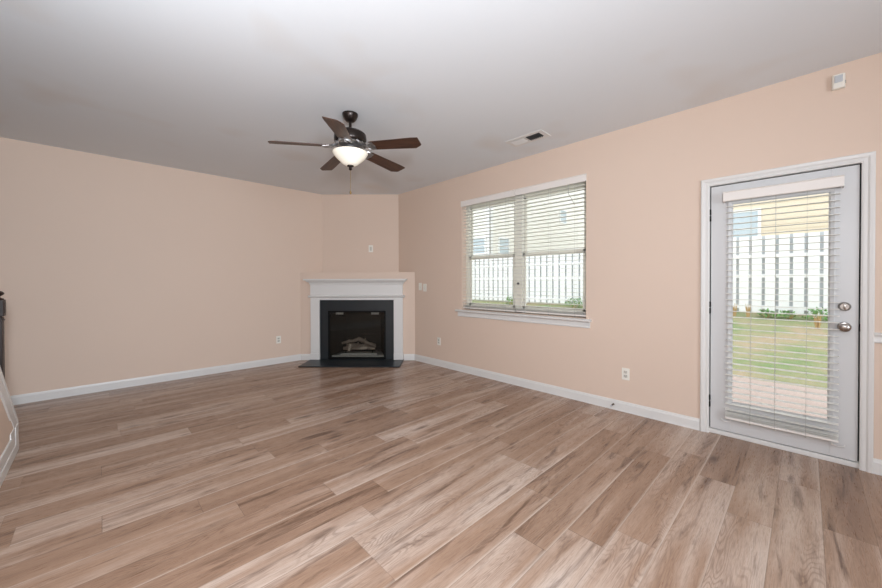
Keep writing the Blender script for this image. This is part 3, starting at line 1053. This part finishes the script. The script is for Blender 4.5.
for i in range(5):
    ang = math.radians(-17 + 72 * i - 44.05 + (2.5 if i == 4 else 0))
    mx = Matrix.Rotation(ang, 4, 'Z') @ Matrix.Rotation(math.radians(4.8 if i == 4 else 3.4), 4, 'Y') @ Matrix.Rotation(math.radians(-12), 4, 'X')
    if i == 0:
        bl, ir = blade_parts()
        B0 = bl.build('blade', M_BLADE, fan)
        md = B0.modifiers.new('bevel', 'BEVEL'); md.width = 0.0015; md.segments = 1
        I0 = ir.build('blade_iron', M_PEWTER, B0, smooth=True)
        Bo = B0
    else:
        Bo = B0.copy(); COL.objects.link(Bo); Bo.parent = fan
        Io = I0.copy(); COL.objects.link(Io); Io.parent = Bo
    Bo.location = (0, 0, ZB)
    Bo.rotation_euler = mx.to_euler()
def bowl(z):
    return -0.338 + (z + 0.326) * 0.72


lk = MB().lathe([(r, bowl(z)) for r, z in ((0.145, -0.326), (0.151, -0.330), (0.151, -0.336), (0.147, -0.342), (0.140, -0.362), (0.120, -0.395), (0.092, -0.432), (0.068, -0.462), (0.048, -0.478), (0.030, -0.486), (0.006, -0.487),
                  (0.006, -0.482), (0.030, -0.480), (0.045, -0.472), (0.064, -0.457), (0.088, -0.427), (0.116, -0.391), (0.136, -0.360), (0.143, -0.340), (0.141, -0.328))], 40)
lk.build('glass_bowl', M_BOWL, fan, smooth=True)
MB().lathe([(0.05, -0.326), (0.135, -0.328), (0.139, -0.336), (0.05, -0.340)], 36).build('fitter_plate', M_BRONZE, fan, smooth=True)
MB().lathe([(z2, r2 + 0.033) for z2, r2 in ((0.020, -0.482), (0.030, -0.486), (0.028, -0.494), (0.013, -0.500), (0.012, -0.510), (0.016, -0.516), (0.008, -0.526), (0.002, -0.528))], 20).build('finial', M_BRONZE, fan, smooth=True)
pc = MB()
pc.tube([(0, 0, -0.490), (0, 0, -0.675)], 0.0016, 6)
for k in range(29):
    pc.lathe([(0.0008, -0.498 - k * 0.006), (0.0024, -0.5005 - k * 0.006), (0.0008, -0.503 - k * 0.006)], 6)
pch = pc.build('pull_chain', M_BRASS, fan, smooth=True)
MB().lathe([(0.002, -0.668), (0.005, -0.676), (0.010, -0.690), (0.009, -0.700), (0.003, -0.706)], 14).build('fob', M_BRASS, pch, smooth=True)
# the bulbs' own light, inside the bowl
pl = bpy.data.lights.new('fan_bulb', 'POINT')
pl.energy, pl.shadow_soft_size, pl.color = 4, 0.05, (1.0, 0.88, 0.7)
plo = bpy.data.objects.new('fan_bulb', pl)
plo.location = (FC[0], FC[1], HC - 0.385)
COL.objects.link(plo)

# ---------------------------------------------------------------- newel post
nw = tag(empty('newel_post', (-0.567, 4.235, 0.0)), 'dark wooden newel post at the foot of the stairs', 'newel post')
b = MB()
q = 0.040
b.box(-q, q, -q, q, 0, 1.00).box(-q - 0.006, q + 0.006, -q - 0.006, q + 0.006, 0, 0.16)
b.box(-q - 0.004, q + 0.004, -q - 0.004, q + 0.004, 0.975, 0.988)
b.build('shaft', M_NEWEL, nw, bevel=0.003)
b = MB()
b.box(-0.048, 0.048, -0.048, 0.048, 1.012, 1.135)
b.box(-0.036, 0.036, -0.036, 0.036, 1.00, 1.012)
for dx, dy in ((1, 0), (-1, 0), (0, 1), (0, -1)):
    b.box(dx * 0.048 - (0.003 if dx else 0.030), dx * 0.048 + (0.003 if dx else 0.030), dy * 0.048 - (0.003 if dy else 0.030), dy * 0.048 + (0.003 if dy else 0.030), 1.035, 1.115)
b.build('block', M_NEWEL, nw, bevel=0.004)
MB().lathe([(0.044, 1.135), (0.046, 1.143), (0.030, 1.150), (0.026, 1.158), (0.034, 1.166), (0.046, 1.176), (0.047, 1.186), (0.038, 1.197), (0.020, 1.206), (0.004, 1.208)], 24).build('cap', M_NEWEL, nw, smooth=True)

# ---------------------------------------------------------------- outside
b = MB()
nx, ny = 30, 24
gx = [3.81 + (44 - 3.81) * (i / nx) ** 1.6 for i in range(nx + 1)]
gy = [-14 + 40 * j / ny for j in range(ny + 1)]


def gz(x, y):
    t = min(1, max(0, (x - 6.5) / 4.5))
    return -0.20 + (0.50 + 0.20) * (t * t * (3 - 2 * t) * 0.35 + t * 0.65) + 0.02 * math.sin(1.7 * x + 0.8 * y) * (x > 7)


gv = [[b.bm.verts.new((x, y, gz(x, y))) for y in gy] for x in gx]
for i in range(nx):
    for j in range(ny):
        b.bm.faces.new([gv[i][j], gv[i + 1][j], gv[i + 1][j + 1], gv[i][j + 1]])
struct(b.build('ground', M_GRASS, smooth=True), 'patchy green and tan lawn sloping up to the fence', 'lawn')
struct(MB().box(XR + TH, 6.65, -3.0, 1.7, -0.26, -0.13).build('patio', M_CONC), 'pinkish concrete patio outside the door', 'patio')

FXX, FZ0, FZT = 11.0, 0.50, 2.31
fc = tag(empty('fence', (FXX, 4.0, FZ0)), 'white wooden shadowbox fence across the back yard', 'fence')
b, b2 = MB(), MB()
y = 0.226 + 0.028 - 45 * 0.2285 - 4.0
pp = 0.2285
hgt = FZT - FZ0
rf = random.Random(3)
while y < 5.4:
    dz = rf.uniform(-0.012, 0.012)
    b.box(0.0, 0.019, y, y + 0.172, 0.04, hgt + dz)
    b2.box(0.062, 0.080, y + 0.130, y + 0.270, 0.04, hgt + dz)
    y += pp
b.build('front_pickets', M_FENCE, fc)
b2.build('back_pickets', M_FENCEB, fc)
for z in (0.12, 0.84, 1.30):
    MB().box(0.020, 0.061, -14, 5.5, z, z + 0.08).build('rail', M_FENCE, fc)
k = -13.8
while k < 5.4:
    MB().box(0.020, 0.110, k, k + 0.09, -0.2, hgt - 0.02).build('post', M_FENCE, fc)
    k += 2.4


def siding(b, p0, p1, z0, z1, lap=0.19, dep=0.022):
    """lapped boards along p0->p1 (xy), outward normal to the right of the direction"""
    d = (Vector(p1) - Vector(p0)).normalized()
    nrm = Vector((d.y, -d.x))
    z = z0
    while z < z1 - 0.01:
        za = min(z + lap, z1)
        pr = [(0.0, z), (dep, z), (0.004, za), (0.0, za)]
        A = [b.bm.verts.new((p0[0] + nrm.x * o, p0[1] + nrm.y * o, zz)) for o, zz in pr]
        B = [b.bm.verts.new((p1[0] + nrm.x * o, p1[1] + nrm.y * o, zz)) for o, zz in pr]
        b.bm.faces.new(A[::-1]); b.bm.faces.new(B)
        for i in range(4):
            b.bm.faces.new([A[i], A[(i + 1) % 4], B[(i + 1) % 4], B[i]])
        z = za


def hwindow(parent, c, rz, w_, h_):
    m4 = Matrix.Translation(c) @ Matrix.Rotation(rz, 4, 'Z')
    b_ = MB()
    t = 0.09
    b_.box(-w_ / 2 - t, -w_ / 2, -0.05, 0.0, -h_ / 2 - t, h_ / 2 + t).box(w_ / 2, w_ / 2 + t, -0.05, 0.0, -h_ / 2 - t, h_ / 2 + t)
    b_.box(-w_ / 2, w_ / 2, -0.05, 0, h_ / 2, h_ / 2 + t).box(-w_ / 2, w_ / 2, -0.05, 0, -h_ / 2 - t, -h_ / 2)
    b_.box(-w_ / 2, w_ / 2, -0.035, 0, -0.025, 0.025)
    f_ = b_.xf(m4).build('window', M_FENCE, parent)
    MB().box(-w_ / 2, w_ / 2, -0.028, -0.022, -h_ / 2, h_ / 2).xf(m4).build('pane', M_HGLASS, f_)


# house beyond the fence seen through the window: corner at X 15, Y 11.73
HA = tag(empty('house', (15.0, 11.732, 0.5)), 'ivory sided tall house behind the fence, seen through the window', 'house')
b = MB()
siding(b, (0, 9.0), (0, 0), -0.3, 9.5)
siding(b, (0, 0), (22.0, 0), -0.3, 9.5)
b.box(0.02, 21.9, 0.02, 9.0, -0.3, 9.5)
b.build('wall', M_SIDEW, HA)
MB().box(-0.03, 0.22, -0.03, 0.0, -0.3, 9.5).box(-0.03, 0.0, -0.03, 0.22, -0.3, 9.5).build('corner_board', M_FENCE, HA)
b = MB()
b.extr([(-0.5, 9.45), (9.5, 9.45), (4.5, 12.6)], -0.5, 22.5, lambda a, z, t: (t, a, z))
b.build('roof', M_ROOF, HA)
hwindow(HA, (-0.01, 0.78, 2.72), math.radians(-90), 0.90, 0.80)
hwindow(HA, (1.20, -0.01, 2.72), 0, 0.85, 0.85)
hwindow(HA, (8.1, -0.01, 5.25), 0, 0.8, 0.8)
# house seen through the patio door
HB = tag(empty('house', (17.0, -2.0, 0.5)), 'cream sided house above the fence, seen through the patio door', 'house')
b = MB()
siding(b, (0, 6.0), (0, -9.0), -0.3, 6.5)
b.box(0.02, 9.0, -9.0, 6.0, -0.3, 6.5)
b.build('wall', M_SIDE, HB)
b = MB()
b.extr([(-0.5, 6.45), (9.5, 6.45), (4.5, 9.4)], -9.5, 6.5, lambda a, z, t: (a, t, z))
b.build('roof', M_ROOF, HB)
hwindow(HB, (-0.01, 3.60, 2.66), math.radians(-90), 0.78, 1.22)


# plants at the foot of the fence
def shrub(label, loc, r, hgt_, n, seed):
    rg = random.Random(seed)
    t = tag(empty('shrub', loc), label, 'shrub', 'small shrubs at the foot of the fence')
    lb = MB()
    for _ in range(n):
        a, e = rg.uniform(0, 2 * PI), rg.uniform(0, 1)
        rad = r * math.sqrt(rg.random()) * (1 - 0.5 * e)
        c = Vector((rad * math.cos(a), rad * math.sin(a), 0.03 + hgt_ * e))
        d = Vector((rg.uniform(-1, 1), rg.uniform(-1, 1), rg.uniform(-.2, .9))).normalized()
        s = d.cross(Vector((0, 0, 1))).normalized() * 0.018
        L_ = 0.075
        vs = [lb.bm.verts.new(c), lb.bm.verts.new(c + d * L_ * .5 + s), lb.bm.verts.new(c + d * L_), lb.bm.verts.new(c + d * L_ * .5 - s)]
        lb.bm.faces.new(vs)
    lb.build('foliage', M_LEAF, t)
    sb = MB()
    for _ in range(6):
        a = rg.uniform(0, 2 * PI)
        sb.tube([(0, 0, -0.02), (r * .4 * math.cos(a), r * .4 * math.sin(a), hgt_ * .5), (r * .6 * math.cos(a), r * .6 * math.sin(a), hgt_ * .9)], [0.008, 0.006, 0.003], 5)
    sb.build('stem', M_DRY, t)
    return t


for i, (y, r, hh_, n, lb) in enumerate((
        (0.60, 0.20, 0.13, 130, 'small green shrub at the fence foot, leftmost seen through the door'),
        (0.26, 0.22, 0.12, 130, 'small green shrub at the fence foot, middle of the door glass'),
        (-0.17, 0.24, 0.20, 170, 'small green shrub at the fence foot, right side of the door glass'),
        (7.35, 0.34, 0.22, 220, 'low green shrub at the fence foot, seen low in the left half of the window'),
        (5.02, 0.36, 0.24, 240, 'low green shrub at the fence foot, seen low in the right half of the window'))):
    shrub(lb, (10.62, y, gz(10.62, y) - 0.005), r, hh_, n, 11 + i)
for y, x, lb in ((1.15, 10.6, 'tan dry weed before the fence, leftmost in the door glass'), (0.91, 10.6, 'tan dry weed before the fence, second from the left in the door glass'), (-0.16, 9.9, 'tan dry weed before the fence at the right of the door glass')):
    rg = random.Random(int(y * 100))
    b = MB()
    for _ in range(34):
        a, l_ = rg.uniform(0, 2 * PI), rg.uniform(0.12, 0.30)
        b.tube([(0.02 * math.cos(a), 0.02 * math.sin(a), -0.02), (0.03 * math.cos(a), 0.03 * math.sin(a), l_ * .6), (0.05 * math.cos(a), 0.05 * math.sin(a), l_)], [0.007, 0.006, 0.002], 4)
    tag(b.build('dry_weed', M_DRY, loc=(x, y, gz(x, y))), lb, 'weed', 'dry weeds in the lawn')
